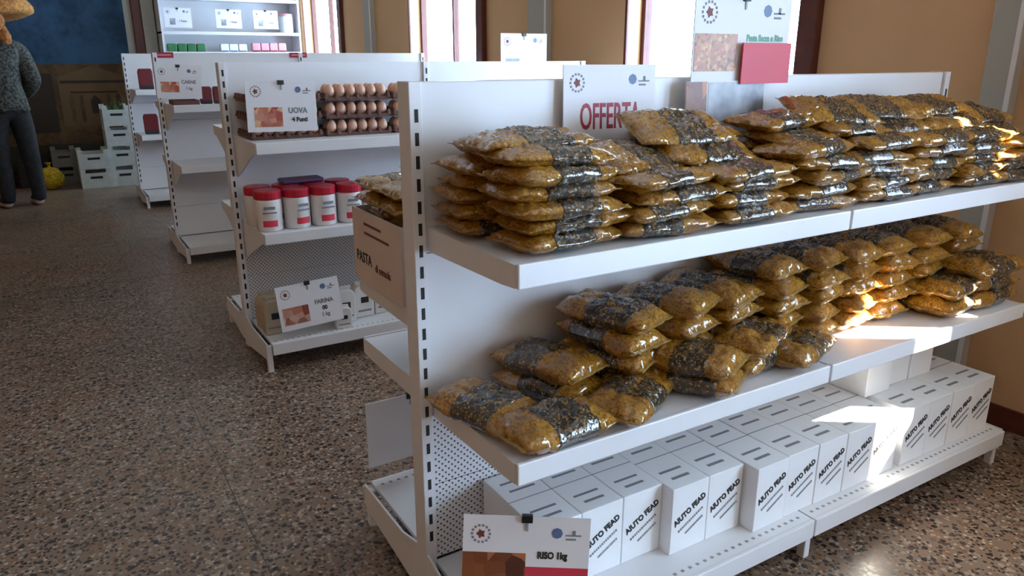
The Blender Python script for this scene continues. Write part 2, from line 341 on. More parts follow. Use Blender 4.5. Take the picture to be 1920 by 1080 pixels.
g1 = gondola('nearest white shelving unit loaded with amber pasta packets', .692, G1Y, 1.335, 2, [1.015, .598], [.79, .598], .37, .405, bh=.035, zb=.133)
g2 = gondola('second white shelving unit holding eggs and red lidded tubs', .735, G2Y, 1.36, 2, [1.035, .645], [1.05, .66], .39, .41, bh=.17, zb=.14)
g3 = gondola('third white shelving unit, end seen behind the egg shelf', .745, G3Y, 1.41, 2, [1.075, .675], [1.07, .67], .39, .41, bh=.17, zb=.12, peg=False)
g4 = gondola('farthest free standing white shelving unit, beside the stacked crates', .77, G4Y, 1.41, 2, [1.09, .68], [1.09, .68], .38, .41, bh=.12, zb=.12, peg=False)

# ---------------------------------------------------------------- pasta packets
def packet_meshes(seed, L, W, T):
    NU, NV = 40, 22
    rs = random.Random(seed); off = Vector((rs.uniform(-50, 50), rs.uniform(-50, 50), 0))
    bend = rs.uniform(-.1, .1)
    def surf(u, v, s):     # u,v in -1..1, s=+1 top, -1 bottom
        pu = max(0, 1-abs(u)**4.6)**.5; pv = max(0, 1-abs(v)**3.2)**.5
        t = T/2*pu*pv
        n1 = noise.noise(Vector((u*2.2, v*2.0, s*3.1))+off); n2 = noise.noise(Vector((u*6.5, v*5, s*5.7))+off)
        n3 = noise.noise(Vector((u*9, v*5, s*2.2))+off*1.7); n4 = noise.noise(Vector((u*17+v*6, v*13-u*5, s*4.4))+off*.6)
        t *= 1+.34*n1+.24*n2
        t = max(0, t-pu*pv*(.0045*max(0, .16-abs(n3))/.16+.0022*max(0, .2-abs(n4))/.2))+pu*pv*.001*n4
        wv = 1-.10*(1-abs(u))**1.5*0-.07*abs(u)**4+.03*n1
        x = u*L/2*(1+.015*n2); y = v*W/2*wv
        z = T/2+s*t + .004*noise.noise(Vector((u*1.7, v*1.5, 0))+off*1.3)*1.0 + bend*T*(u*u-.3)*.3
        return (x, y, z)
    def grid(u0, u1, nu, name, grow=0):
        m = MB(); k = NV+1
        for s in (1, -1):
            for i in range(nu+1):
                for j in range(NV+1):
                    p = surf(u0+(u1-u0)*i/nu, -1+2*j/NV, s); m.v.append((p[0], p[1]*(1+grow*6), p[2]+s*grow))
        n = (nu+1)*k
        for s in (0, 1):
            for i in range(nu):
                for j in range(NV):
                    q = [s*n+i*k+j, s*n+(i+1)*k+j, s*n+(i+1)*k+j+1, s*n+i*k+j+1]; m.f.append(tuple(q if s == 0 else reversed(q)))
        for i in range(nu):
            for j in (0, NV):
                q = [i*k+j, (i+1)*k+j, n+(i+1)*k+j, n+i*k+j]; m.f.append(tuple(q))
        for i in (0, nu):
            for j in range(NV): m.f.append((i*k+j, i*k+j+1, n+i*k+j+1, n+i*k+j))
        return m.mesh(name)
    body = grid(-1, 1, NU, 'film_bag')
    lc = rs.uniform(-.26, .26); lw = rs.uniform(.36, .48); lab = grid(lc-lw, lc+lw, 20, 'printed_label', .0009)
    seals = []
    for s in (-1, 1):
        m = MB(); n = 10
        for i in range(n+1):
            v = -1+2*i/n
            for (dx, dz) in ((-.014, 0), (.010, .006*noise.noise(Vector((i*.9, s, 0))+off))):
                x = s*(L/2+dx); zz = T/2+dz+bend*T*.2
                m.v += [(x, v*W/2*.9, zz-.0008), (x, v*W/2*.9, zz+.0008)]
        for i in range(n):
            a = i*4; b = a+4
            m.f += [(a, b, b+2, a+2), (a+1, a+3, b+3, b+1), (a+2, b+2, b+3, a+3), (a, a+1, b+1, b)]
        m.f += [(0, 2, 3, 1), (n*4, n*4+1, n*4+3, n*4+2)]
        seals.append(m.mesh('end_seal'))
    return body, lab, seals
def mkset(seeds, L, W, T): return [packet_meshes(s, L, W, T) for s in seeds]
FLAT = mkset(range(8), .245, .16, .043); PUFF = mkset(range(10, 18), .245, .155, .064)
prng = random.Random(5)
def packet(kind, x, y, z, yaw, pitch=0, roll=0, label='', group=''):
    body, lab, seals = prng.choice(kind)
    r = thing('pasta_packet', label, 'pasta packet', (x, y, z), 0, group); r.rotation_euler = (roll, pitch, yaw)
    link('film_bag', body, M['pack'], r, smooth=True); link('printed_label', lab, M['label'], r, smooth=True)
    for s in seals: link('end_seal', s, M['film'], r, smooth=True)
    return r
U = prng.uniform
ZU = 1.0155; ZM = .5985
def lname(k, n): return 'top layer' if k == n-1 else ('bottom layer' if k == 0 else 'layer %s from bottom' % NW[k])
# upper shelf: eight piles, two rows deep
cxs = [.865, 1.135, 1.385, 1.645, 1.885, 2.115, 2.345, 2.575]
fr = [6, 4, 4, 5, 5, 5, 5, 4]; bk = [6, 5, 6, 5, 6, 6, 6, 5]; slope = [1, 1, 2, 2, 2, 2, 2, 2]
for c in range(8):
    def put(row, k, n, dx, y, z, yaw, pitch, roll):
        flip = prng.random() < .5
        packet(FLAT, cxs[c]+dx, y, z, yaw+(math.pi if flip else 0), -pitch if flip else pitch, -roll if flip else roll,
               'amber pasta packet, upper shelf, %s pile from left, %s row, %s' % (ORD[c], row, lname(k, n)), 'pasta packets on the upper shelf')
    for k in range(fr[c]): put('front', k, fr[c], U(-.03, .03), 1.238+U(-.012, .012), ZU+k*.0325, U(-.16, .16), U(-.04, .04)*(k > 0), U(-.05, .05)*(k > 0))
    for k in range(bk[c]): put('back', k, bk[c], U(-.03, .03), 1.425+U(-.008, .008), ZU+k*.0325, U(-.12, .12), U(-.04, .04)*(k > 0), U(-.04, .04)*(k > 0))
    zf, zk = ZU+fr[c]*.0325, ZU+bk[c]*.0325; a = math.atan2(zk-zf+.01, .19)
    for k in range(slope[c]):
        put('sloping', k, slope[c], U(-.03, .03)-(.075 if c == 2 else 0), 1.322+.042*k, (zf+zk)/2-.012+.04*k, U(-.4, .25), U(-.08, .08), a+U(-.06, .10)+.04*k)
# lower shelf: tumbled packets, long side front to back; (x, y, yaw, layers, base layer)
P2 = math.pi/2
cols = [(.775, 1.36, P2+.25, 1, 'back'), (.85, 1.215, .12, 1, 'front'), (.965, 1.40, P2+.35, 2, 'back'), (1.08, 1.235, .45, 1, 'front'), (1.135, 1.385, P2+.3, 4, 'back'),
        (1.285, 1.255, P2+.5, 2, 'front'), (1.325, 1.395, P2+.3, 4, 'back'), (1.50, 1.26, .35, 2, 'front'), (1.50, 1.40, P2+.25, 4, 'back'), (1.665, 1.395, P2+.2, 5, 'back'), (1.66, 1.235, .2, 1, 'front'),
        (1.83, 1.39, P2+.2, 5, 'back'), (2.0, 1.39, P2+.15, 5, 'back'), (2.17, 1.385, P2+.1, 5, 'back'), (2.36, 1.40, P2+.1, 5, 'back'), (2.56, 1.40, P2-.1, 5, 'back'), (2.42, 1.25, .1, 2, 'front'), (2.585, 1.245, .0, 3, 'front')]
nf = nbk = 0
for (x, y, yaw, n, row) in cols:
    if row == 'front': idx = nf; nf += 1
    else: idx = nbk; nbk += 1
    for k in range(n):
        packet(PUFF, x+U(-.012, .012), y+U(-.008, .008), ZM+k*.05, yaw+U(-.15, .15)+(math.pi if U(0, 1) < .5 else 0), U(-.05, .05) if k else 0, U(-.06, .06) if k else 0,
               'amber pasta packet, lower shelf, %s row, %s heap from left, %s' % (row, ORD[idx], lname(k, n)), 'pasta packets on the lower shelf')

# ---------------------------------------------------------------- white cartons on the base
BW, BD, BH = .1275, .215, .195
def make_carton():
    r = thing('white_carton', 'white carton', 'carton', (0, 0, 0))
    MB().box(-BW/2, BW/2, -BD/2, BD/2, 0, BH).build('carton_body', M['carton'], r, bevel=.002)
    MB().box(-BW/2-.0004, BW/2+.0004, -.0012, .0012, BH-.001, BH+.0006).build('flap_seam', M['tape'], r)
    MB().box(-.03, .03, -BD/2*.75, -BD/2*.68, BH, BH+.0005).box(-.04, .035, -BD/2*.5, -BD/2*.44, BH, BH+.0005).box(-.035, .04, BD/2*.3, BD/2*.36, BH, BH+.0005).box(-.04, .02, BD/2*.6, BD/2*.66, BH, BH+.0005).build('top_print', M['greyink'], r)['kind'] = 'stuff'
    lettering('AIUTO FEAD', .0235, M['ink'], r, (0, -BD/2-.0004, .118), R(30), 'main_lettering', .9, .0010)
    for j, s in enumerate((-1, 1)):
        m = MB(); x = -.052
        rr = random.Random(j)
        while x < .046:
            wd = rr.uniform(.003, .007); m.box(x, x+wd, -.0004, .0004, -.0032, .0032); x += wd+.0018
        o = m.build('small_print', M['greyink'], r, local=True); o['kind'] = 'stuff'; o.location = (.008+.012*j, -BD/2-.0002, .088-.02*j); o.rotation_euler = (0, -R(30), 0); o.scale = (1 if j == 0 else .7, 1, 1)
    return r
cart = make_carton(); first = True
bx = [(.91, 1.372, 'leftmost white carton on the base, partly behind the rice sign'), (1.04, 1.372, 'white carton just right of the leftmost one behind the rice sign'), (1.17, 1.372, 'white carton at right end of the set back trio behind rice sign'),
      (1.2985, 1.332, 'left carton of the jutting pair right of the rice sign'), (1.4275, 1.332, 'right carton of the jutting pair right of the rice sign'), (1.5605, 1.288, 'white carton pulled farthest forward, left side exposed, middle of base'),
      (1.6925, 1.292, 'first carton right of the one pulled farthest forward'), (1.821, 1.29, 'second carton right of the one pulled farthest forward'), (1.9505, 1.289, 'third carton right of the one pulled farthest forward'), (2.0795, 1.29, 'sunlit white carton just left of the gap in the row'),
      (2.241, 1.288, 'white carton just right of the gap in the row'), (2.3695, 1.289, 'second white carton right of the gap in the row'), (2.498, 1.287, 'third white carton right of the gap in the row'), (2.6265, 1.288, 'rightmost white carton on the base')]
for i, (x, y, lb) in enumerate(bx):
    o = cart if first else copy_tree(cart); first = False
    fy = y-BD/2; dp = min(1.524-fy, .30); o.location = (x, fy+dp/2, .1332); o.scale = (1, dp/BD, 1); o.rotation_euler = (0, 0, R(1.0) if i == 5 else 0); o['label'] = lb; o['group'] = 'white cartons on the base shelf'
for j, (x, y) in enumerate(((2.165, 1.392), (2.295, 1.41), (2.425, 1.406))):
    o = copy_tree(cart)
    for ch in list(o.children):
        if ch.name.startswith(('main_lettering', 'small_print')): bpy.data.objects.remove(ch)
    o.location = (x+.04, y, .1332+BH+.0012); o.scale = (1, .8, .62)
    o['label'] = ('small white carton lying on top of row, %s' % ('nearest the gap', 'in the middle', 'nearest the wall')[j]); o['group'] = 'small cartons on top of the row'

# ---------------------------------------------------------------- signs
def emblem(parent, x, z, s, y=-.0018):
    e = MB()
    for k in range(14):
        a = 2*math.pi*k/14; e.box(x+s*math.cos(a)-s*.13, x+s*math.cos(a)+s*.13, y-.0004, y, z+s*math.sin(a)-s*.13, z+s*math.sin(a)+s*.13)
    o = e.build('round_emblem', M['greyink'], parent, local=True); o['kind'] = 'stuff'
    MB().prism([(x+s*.55*math.cos(2*math.pi*k/10)*(1 if k % 2 else .6), z+s*.6*math.sin(2*math.pi*k/10)*(1 if k % 2 else .6)) for k in range(10)], 'y', y-.0006, y).build('emblem_figure', M['brick_red'], o, local=True)
def logo(parent, x, z, s, y=-.0018):
    o = MB().prism([(x-s+s*.45*math.cos(2*math.pi*k/8), z+.1*s+s*.45*math.sin(2*math.pi*k/8)) for k in range(8)], 'y', y-.0005, y).build('blue_logo', M['blue'], parent, local=True)
    MB().box(x-.35*s, x+.9*s, y-.0005, y, z-.12*s, z+.0*s).box(x-.3*s, x+.5*s, y-.0005, y, z-.45*s, z-.3*s).box(x+.2*s, x+.45*s, y-.0005, y, z-.1*s, z+.35*s).build('logo_wording', M['greyink'], o, local=True)['kind'] = 'stuff'
def sign(name, label, loc, rot, w, h, texts=(), photo=None, clip=True, logos=True, cat='sign', group=None):
    r = thing(name, label, cat, loc, 0, group); r.rotation_euler = rot
    MB().box(-w/2, w/2, -.0015, .0015, 0, h).build('card', M['paper'], r, local=True)
    if logos: emblem(r, -w*.36, h*.80, w*.07); logo(r, w*.34, h*.82, w*.10)
    for (s, size, mat, x, z, sx) in texts: lettering(s, size, M[mat], r, (x, -.0022, z), 0, 'lettering', sx, .0011)
    if photo:
        for (x0, x1, z0, z1, mt) in photo: MB().box(x0, x1, -.0024, -.0014, z0, z1).build('printed_picture', M[mt], r, local=True)
    if clip:
        c = MB().box(-.013, .013, -.008, .008, h-.014, h+.004).build('clip', M['clip'], r, local=True, bevel=.002)
        MB().box(-.003, .003, -.004, -.0025, h-.035, h-.014).build('clip_lever', M['grey'], c, local=True)
    return r
yawc = R(58.459-90)
sign('paper_sign', 'rice sign with red band standing on the nearest base shelf', (.803, 1.258, .135), (R(-9), R(2.5), yawc), .297, .229,
     [('RISO 1kg', .023, 'ink', .062, .134, .8)], [(-.148, .0, .0, .138, 'brown_photo'), (.0, .148, .082, .105, 'redcard')])
sign('offer_sign', 'white offer sign with big red lettering behind pasta packets', (1.213, 1.508, 1.157), (R(-2), R(.3), 0), .286, .21,
     [('OFFERTA', .088, 'red', .0, .085, .52)], None, False)
o = sign('large_sign', 'tall white pasta sign with red square above nearest shelving', (1.655, 1.505, 1.318), (0, 0, 0), .365, .222,
     [('Pasta Secca e Riso', .023, 'green', .085, .115, .85)], [(-.178, -.022, .03, .125, 'pasta_photo')])
MB().box(-.012, .18, -.016, -.011, -.004, .103).build('red_price_square', M['redcard'], o, local=True)
MB().box(.0, .01, -.011, -.0015, .03, .06).build('spacer', M['grey'], o, local=True)
MB().box(-.012, .012, .002, .012, -.04, .2).build('holder_rod', M['grey'], o, local=True)
o = sign('picture_card', 'small card with brown and grey pictures under large sign', (1.60, 1.49, 1.16), (R(-3), 0, 0), .30, .163, (), [(-.15, -.075, .0, .162, 'brown_photo'), (-.07, .145, .0, .16, 'grey_photo')], False, False)
sign('paper_sign', 'egg sign clipped to the egg shelf of second unit', (.878, 3.278, 1.082), (0, R(1), 0), .292, .205,
     [('UOVA', .032, 'greyink', .065, .085, .9), ('4 Punti', .026, 'ink', .072, .048, .9)], [(-.115, .0, .02, .1, 'food_photo')])
sign('paper_sign', 'flour sign leaning on bags at the second unit base', (.945, 3.30, .19), (R(-8), R(-3.0), 0), .292, .208,
     [('FARINA', .027, 'greyink', .065, .105, .95), ('00', .027, 'ink', .065, .073, .9), ('1 kg', .025, 'greyink', .065, .042, .9)], [(-.13, -.01, .025, .105, 'hand_photo')])
sign('paper_sign', 'sunlit white sign standing on top of the second shelving unit', (2.355, 3.71, 1.355-.06), (0, 0, 0), .30, .21,
     [('1 Punto', .022, 'greyink', .06, .05, .9)], [(-.12, -.03, .04, .08, 'grey_photo')])
sign('paper_sign', 'food sign clipped to third unit shelf left of egg sign', (.815, 5.488, 1.12), (0, R(2), 0), .275, .21,
     [('CARNE', .03, 'greyink', .06, .105, .9), ('1 kg', .026, 'greyink', .06, .065, .9)], [(-.11, .0, .04, .105, 'food_photo')])
sign('paper_sign', 'back of grey card clipped behind the nearest end post', (.848, 1.985, .175), (0, 0, 0), .29, .215, (), None, True, False)
# red shelf tickets along the top of the third unit
for i, (x, lb) in enumerate(((.80, 'small red ticket on left end of third unit top'), (1.735, 'small red ticket at middle of third unit top'))):
    t = thing('red_ticket', lb, 'ticket', (x, G3Y+.004, 1.375), 0, 'red tickets on top rail')
    MB().box(x-.065, x+.065, G3Y+.003, G3Y+.0095, 1.375, 1.412).build('ticket_card', M['red'], t); MB().box(x-.05, x+.05, G3Y+.0022, G3Y+.0031, 1.39, 1.398).build('ticket_print', M['pinkpack'], t)

# ---------------------------------------------------------------- egg trays on the second unit
egg_pr = [(.0236*math.sin(math.pi*k/10)*(1+.10*math.cos(math.pi*k/10)), .03*(1-math.cos(math.pi*k/10))) for k in range(1, 10)]
egg_me = MB().lathe([(.001, 0)]+egg_pr+[(.001, .06)], seg=14).mesh('egg')
def tray_mesh():
    m = MB().box(-.155, .155, -.13, .13, 0, .012)
    for i in range(7):
        for j in range(6):
            x, y = -.15+.05*i, -.125+.05*j
            m.lathe([(.014, .01), (.006, .034)], (x, y, 0), 6)
    for i in range(6): m.box(-.15+.05*i+.004, -.15+.05*(i+1)-.004, -.131, -.122, .0, .016)
    return m.mesh('egg_tray')
tm = tray_mesh(); EZ = 1.0352; tp = .079
for sx, (cx, side) in enumerate(((.935, 'left'), (1.27, 'middle'), (1.60, 'right'))):
    for lv, ln in enumerate(('bottom', 'middle', 'top')):
        t = link('egg_tray', tm, M['tray']); t.location = (cx, 3.555, EZ+lv*tp); tag(t, '%s pulp egg tray of the %s stack, second unit' % (ln, side), 'egg tray', 'egg trays on second unit')
        for j in range(2):
            for i in range(6):
                e = link('egg', egg_me, M['egg'], None, 0, True); e.location = (cx-.125+.05*i, 3.555-.10+.05*j, EZ+lv*tp+.0122); e.rotation_euler = (0, 0, i)
                tag(e, '%s egg from left, %s row of %s tray, %s stack' % (ORD[i], ('front', 'second')[j], ln, side), 'egg', 'eggs in trays')

# ---------------------------------------------------------------- red lidded tubs
def make_tub():
    r = thing('lidded_tub', 'tub', 'tub')
    MB().lathe([(.052, 0), (.058, .004), (.0585, .13), (.055, .145), (.05, .148)], seg=24).build('tub_body', M['tub'], r, smooth=True)
    MB().lathe([(.0575, .14), (.06, .143), (.06, .172), (.056, .178), (.01, .18)], seg=24).build('lid', M['lid'], r)
    b = MB().prism([(.0596*math.sin(q/10*.55), -.0596*math.cos(q/10*.55)) for q in range(-10, 11)]+[(.058*math.sin(q/10*.55), -.058*math.cos(q/10*.55)) for q in range(10, -11, -1)], 'z', .022, .05).build('label_patch', M['redcard'], r)
    for q in ((.03, .082, .088), (.024, .1, .112)): MB().box(-q[0], q[0], -.0615, -.0585, q[1], q[2]).build('label_print', M['greyink'], b)
    return r
tub = make_tub(); f0 = True
for (x, y, lb) in ((.735+.075, 3.385, 'leftmost front tub with red lid'), (.935, 3.385, 'second front tub with red lid from left'), (1.058, 3.385, 'third front tub with red lid from left'), (1.182, 3.385, 'fourth front tub with red lid, beside packet carton'),
                   (.80, 3.52, 'back row red lidded tub behind leftmost front tub'), (.925, 3.52, 'back row red lidded tub behind second front tub'), (1.05, 3.52, 'back row red lidded tub behind third front tub'), (1.175, 3.52, 'back row red lidded tub behind fourth front tub'), (1.305, 3.40, 'front tub with red lid hidden mostly behind packet carton')):
    o = tub if f0 else copy_tree(tub); f0 = False
    o.location = (x, y, .6455); o['label'] = lb; o['group'] = 'red lidded tubs on second unit'; o.rotation_euler = (0, 0, U(-.25, .25))
t = thing('purple_packet', 'flat purple packet lying across the back row tub lids', 'packet', (1.0, 3.52, .8265)); MB().box(.905, 1.10, 3.47, 3.57, .8265, .845).build('wrapper', M['purple'], t, bevel=.008); MB().box(.96, 1.05, 3.4690, 3.50, .8455, .8462).build('print', M['winered'], t)
# ---------------------------------------------------------------- flour bags on the second unit base
def make_bag(mat):
    r = thing('flour_bag', 'bag', 'flour bag')
    MB().prism([(-.05, 0), (.05, 0), (.052, .12), (.046, .15), (.03, .165), (-.03, .165), (-.046, .15), (-.052, .12)], 'y', -.035, .035).build('paper_bag', M[mat], r, bevel=.008)
    MB().box(-.036, .036, -.012, .012, .163, .178).build('folded_top', M[mat], r, bevel=.003)
    MB().box(-.018, .022, -.0362, -.0348, .075, .105).build('dark_label', M['ink'], r); MB().box(-.035, .035, -.0358, -.0348, .03, .04).build('printed_line', M['greyink'], r)
    return r
bagw = make_bag('bag'); bago = make_bag('olive'); used = set()
for (k, x, y, z, lb) in (('o', .80, 3.44, .14, 'beige flour bag at left end of second unit base'), ('o', .80, 3.54, .14, 'beige flour bag behind the leftmost beige one'), ('w', .925, 3.50, .14, 'white flour bag behind the flour sign, left'), ('w', 1.035, 3.50, .14, 'white flour bag behind the flour sign, right'), ('w', 1.135, 3.42, .14, 'white flour bag just right of the flour sign'),
                         ('w', 1.242, 3.46, .14, 'second white flour bag right of the flour sign'), ('w', 1.352, 3.47, .14, 'third white flour bag right of the flour sign'), ('w', 1.462, 3.46, .14, 'fourth white flour bag right of the flour sign'), ('w', 1.10, 3.345, .14, 'white flour bag in front of the row, by sign edge')):
    src = bago if k == 'o' else bagw
    o = src if k not in used else copy_tree(src); used.add(k)
    o.location = (x, y, z+.0003); o['label'] = lb; o['group'] = 'flour bags on second unit base'; o.rotation_euler = (0, 0, U(-.15, .15))
    if lb.startswith('white flour bag in front'): o.scale = (.8, .8, .62)
# ---------------------------------------------------------------- carton of packets on the rear shelf of the nearest unit
t = thing('open_carton', 'open pinkish cardboard carton of packets behind the end post', 'carton', (.85, 1.82, .7905))
x0, x1, y0, y1, z0, z1 = .70, 1.02, 1.655, 1.985, .7905, .992
for q in ((x0, x0+.005, y0, y1), (x1-.005, x1, y0, y1), (x0+.005, x1-.005, y0, y0+.005), (x0+.005, x1-.005, y1-.005, y1)): MB().box(*q, z0, z1).build('side_panel', M['kraft'], t)
MB().box(x0+.005, x1-.005, y0+.005, y1-.005, z0, z0+.005).build('bottom_panel', M['kraft'], t)
for (s, sz, yy, zz) in (('PASTA', .042, 1.91, .86), ('di semola', .03, 1.78, .85)):
    o = lettering(s, sz, M['brick_red' if sz < .04 else 'ink'], t, (x0-.0006-.85, yy-1.82, zz-.7905), 0, 'carton_lettering', .9, .0006); o.rotation_euler = (R(90), 0, R(-90))
for q in ((1.73, .93), (1.78, .955)): MB().box(x0-.0006, x0, q[0], 1.9, q[1], q[1]+.007).build('printed_line', M['brick_red'], t)
for i, (x, y, k, lb) in enumerate(((.865, 1.902, 3, 'outer side'), (.865, 1.738, 3, 'post side'))):
    for j in range(7):
        packet(FLAT, x-(.035 if j > 4 else 0), y, .7965+j*.0405, U(-.06, .06), 0, 0, 'amber pasta packet in the open carton, %s, %s' % (lb, lname(j, 7)), 'packets in the open carton')
packet(PUFF, .90, 1.75, 1.086, .35, 0, 0, 'single puffed amber packet lying atop the open carton packets', 'packets in the open carton')

# ---------------------------------------------------------------- third and fourth units: goods
def pouch(name, label, x, y, z, wd, hg, mat, cat, dep=.05, band='ink', group=None):
    r = thing(name, label, cat, (x, y, z), 0, group)
    MB().prism([(x-wd/2, z), (x+wd/2, z), (x+wd/2*1.02, z+hg*.85), (x+wd/2*.85, z+hg), (x-wd/2*.85, z+hg), (x-wd/2*1.02, z+hg*.85)], 'y', y-dep/2, y+dep/2).build('wrapper', M[mat], r, bevel=.008)
    MB().box(x-wd*.45, x+wd*.45, y-dep/2-.001, y-dep/2+.002, z+.0, z+hg*.2).build('dark_band', M[band], r)
    return r
for i, (x, z, lb) in enumerate(((.91, 1.0905, 'dark red pack on upper shelf of farthest unit'), (.905, .6805, 'dark red pack on lower shelf of farthest unit'))):
    pouch('red_food_pack', lb, x, 8.0, z, .125, .185, 'winered', 'food pack', group='red packs on farthest unit')
for i, x in enumerate((.995, 1.08)):
    pouch('brown_jar_pack', 'dark red brown pack %s on third unit upper shelf' % ('beside the food sign' if i == 0 else 'second from food sign'), x, 5.60, 1.0755, .075, .115, 'winered', 'food pack', group='packs beside food sign')
t = thing('shelf_tray', 'low dark tray under the food sign on third unit', 'tray', (.85, 5.62, 1.0753))
MB().box(.775, .94, 5.53, 5.72, 1.0753, 1.08).build('tray_floor', M['tray'], t)
for q in ((.775, .78, 5.53, 5.72), (.935, .94, 5.53, 5.72), (.78, .935, 5.53, 5.535), (.78, .935, 5.715, 5.72)): MB().box(*q, 1.08, 1.105).build('tray_side', M['tray'], t)

# ---------------------------------------------------------------- far wall: painting, wall shelf and goods
mu = thing('mural_painting', 'dark mural of blue sky over ochre buildings on far wall', 'mural', (.1, FARY-.02, .1))
YF = FARY-.016
MB().box(-2.4, 1.02, YF, FARY-.001, 1.30, 2.7).build('painted_sky', M['mural_sky'], mu)
MB().box(-2.4, 1.02, YF, FARY-.001, .42, 1.30).build('painted_town', M['mural_low'], mu)
MB().box(-2.4, 1.02, YF, FARY-.001, .09, .42).build('painted_ground', M['mural_ground'], mu)
fc = MB().prism([(.25, .62), (.95, .62), (.95, 1.16), (.72, 1.24), (.6, 1.28), (.48, 1.24), (.25, 1.16)], 'y', YF-.003, YF).build('painted_facade', M['mural_light'], mu)
for q in ((.27, .93, 1.09, 1.12), (.36, .84, .98, 1.0)): MB().box(q[0], q[1], YF-.005, YF-.003, q[2], q[3]).build('painted_cornice', M['mural_dark'], fc)
for x in (.36, .46, .74, .84): MB().box(x-.02, x+.02, YF-.005, YF-.003, .66, .96).build('painted_column', M['mural_low'], fc)
MB().prism([(.55, .75), (.65, .75), (.65, .9), (.6, .96), (.55, .9)], 'y', YF-.005, YF-.003).build('painted_doorway', M['mural_dark'], fc)
for (a, b, c, d) in ((-.3, .2, .55, 1.2), (-.9, -.35, .55, 1.12)): MB().box(a, b, YF-.003, YF, c, d).build('painted_house', M['mural_dark'], mu)
dfm = struct(MB().box(1.10, 1.20, FARY-.07, FARY, 0, 2.9).build('trim_4', M['brownwood'], bevel=.006))
MB().box(1.20, 1.33, FARY-.10, FARY, 0, CZ).build('trim_5', M['grey_wall'])['kind'] = 'structure'
ws = thing('wall_shelving', 'tall white wall shelving at the far end with sign cards', 'shelving', (2.14, FARY-.05, 0))
MB().box(1.345, 2.94, FARY-.03, FARY-.002, .0, 2.75).build('back_panel', M['metal'], ws)
for z in (1.43, 1.655, 2.03): 
    s = MB().box(1.345, 2.94, FARY-.40, FARY-.03, z-.02, z).build('shelf', M['metal'], ws); MB().box(1.345, 2.94, FARY-.412, FARY-.40, z-.03, z+.004).build('front_lip', M['metal'], s)
for x in (1.345, 2.92): MB().box(x, x+.02, FARY-.40, FARY-.03, 0, 2.75).build('side_panel', M['metal'], ws)
for i, (x, lb) in enumerate(((1.54, 'left white card on the far wall shelf'), (2.10, 'middle white card on the far wall shelf'), (2.53, 'right sunlit white card on the far wall shelf'))):
    sign('paper_sign', lb, (x, FARY-.385, 1.70), (0, 0, 0), .29, .21, [('1 Punto', .03, 'greyink', .05, .07, .9)], [(-.09, -.03, .03, .1, 'grey_photo')], True, True, 'sign', 'cards on far wall shelf')
t = thing('clock_tin', 'round pale tin standing right of the far wall cards', 'tin', (2.80, FARY-.28, 1.6555)); MB().lathe([(.08, 0), (.085, .01), (.085, .19), (.08, .2)], (2.80, FARY-.28, 1.6555), 20).build('tin_body', M['whitepack'], t, smooth=False); MB().lathe([(.087, .2), (.087, .225), (.07, .23)], (2.80, FARY-.28, 1.6555), 20).build('tin_lid', M['pinkpack'], t)
gl = 0
for (x0, n, mat, nm, col) in ((1.45, 4, 'greenpack', 'green', 'left'), (2.03, 3, 'whitepack', 'white', 'middle'), (2.40, 4, 'pinkpack', 'pink', 'right')):
    for i in range(n):
        t = pouch('food_packet', '%s food packet, %s in %s group below far cards' % (nm, ORD[i], col), x0+i*.105, FARY-.30, 1.4305, .095, .095 if nm != 'pink' else .11, mat, 'food packet', .09, {'green': 'greenpack', 'white': 'bluepack', 'pink': 'winered'}[nm], 'packets under far wall cards')

# ---------------------------------------------------------------- crates by the far wall
def crate(label, x, y, z, wd, dp, hg, mat='crate', group='stacked crates'):
    r = thing('plastic_crate', label, 'crate', (x, y, z), 0, group); m = M[mat]; t = .008
    MB().box(x-wd/2, x+wd/2, y-dp/2, y+dp/2, z, z+.01).build('crate_floor', m, r)
    for (a, b, c, d, nm) in ((x-wd/2, x+wd/2, y-dp/2, y-dp/2+t, 'front_wall'), (x-wd/2, x+wd/2, y+dp/2-t, y+dp/2, 'back_wall'), (x-wd/2, x-wd/2+t, y-dp/2+t, y+dp/2-t, 'side_wall'), (x+wd/2-t, x+wd/2, y-dp/2+t, y+dp/2-t, 'side_wall')):
        MB().box(a, b, c, d, z+.01, z+hg*.8).build(nm, m, r)
    for sx in (-1, 1):
        for sy in (-1, 1): MB().box(min(x+sx*wd/2, x+sx*(wd/2-.05)), max(x+sx*wd/2, x+sx*(wd/2-.05)), min(y+sy*dp/2, y+sy*(dp/2-.05)), max(y+sy*dp/2, y+sy*(dp/2-.05)), z+hg*.8, z+hg).build('corner_post', m, r)
    MB().box(x-.06, x+.06, y-dp/2-.001, y-dp/2+.002, z+hg*.5, z+hg*.62).build('hand_hole', M['slot'], r)
    return r
for k in range(4): crate('pale crate in tall stack beside farthest shelving, %s' % ('bottom', 'second from bottom', 'third from bottom', 'topmost')[k], .735, 9.65, k*.218, .27, .40, .217)
for k in range(2): crate('white crate in short stack before tall stack, %s' % ('bottom', 'top')[k], .45, 9.62, k*.205, .30, .38, .204, group='short crate stack')
for k in range(2): crate('grey crate behind the yellow bag, %s' % ('bottom', 'top')[k], .18, 10.0, k*.2, .24, .34, .199, 'greycrate', 'grey crates')
crate('dark crate behind the person on the floor', -.12, 9.98, 0, .3, .36, .26, 'darkcrate', 'dark crates'); crate('dark crate left of the yellow bag behind person', -.50, 9.9, 0, .36, .36, .24, 'darkcrate', 'dark crates')
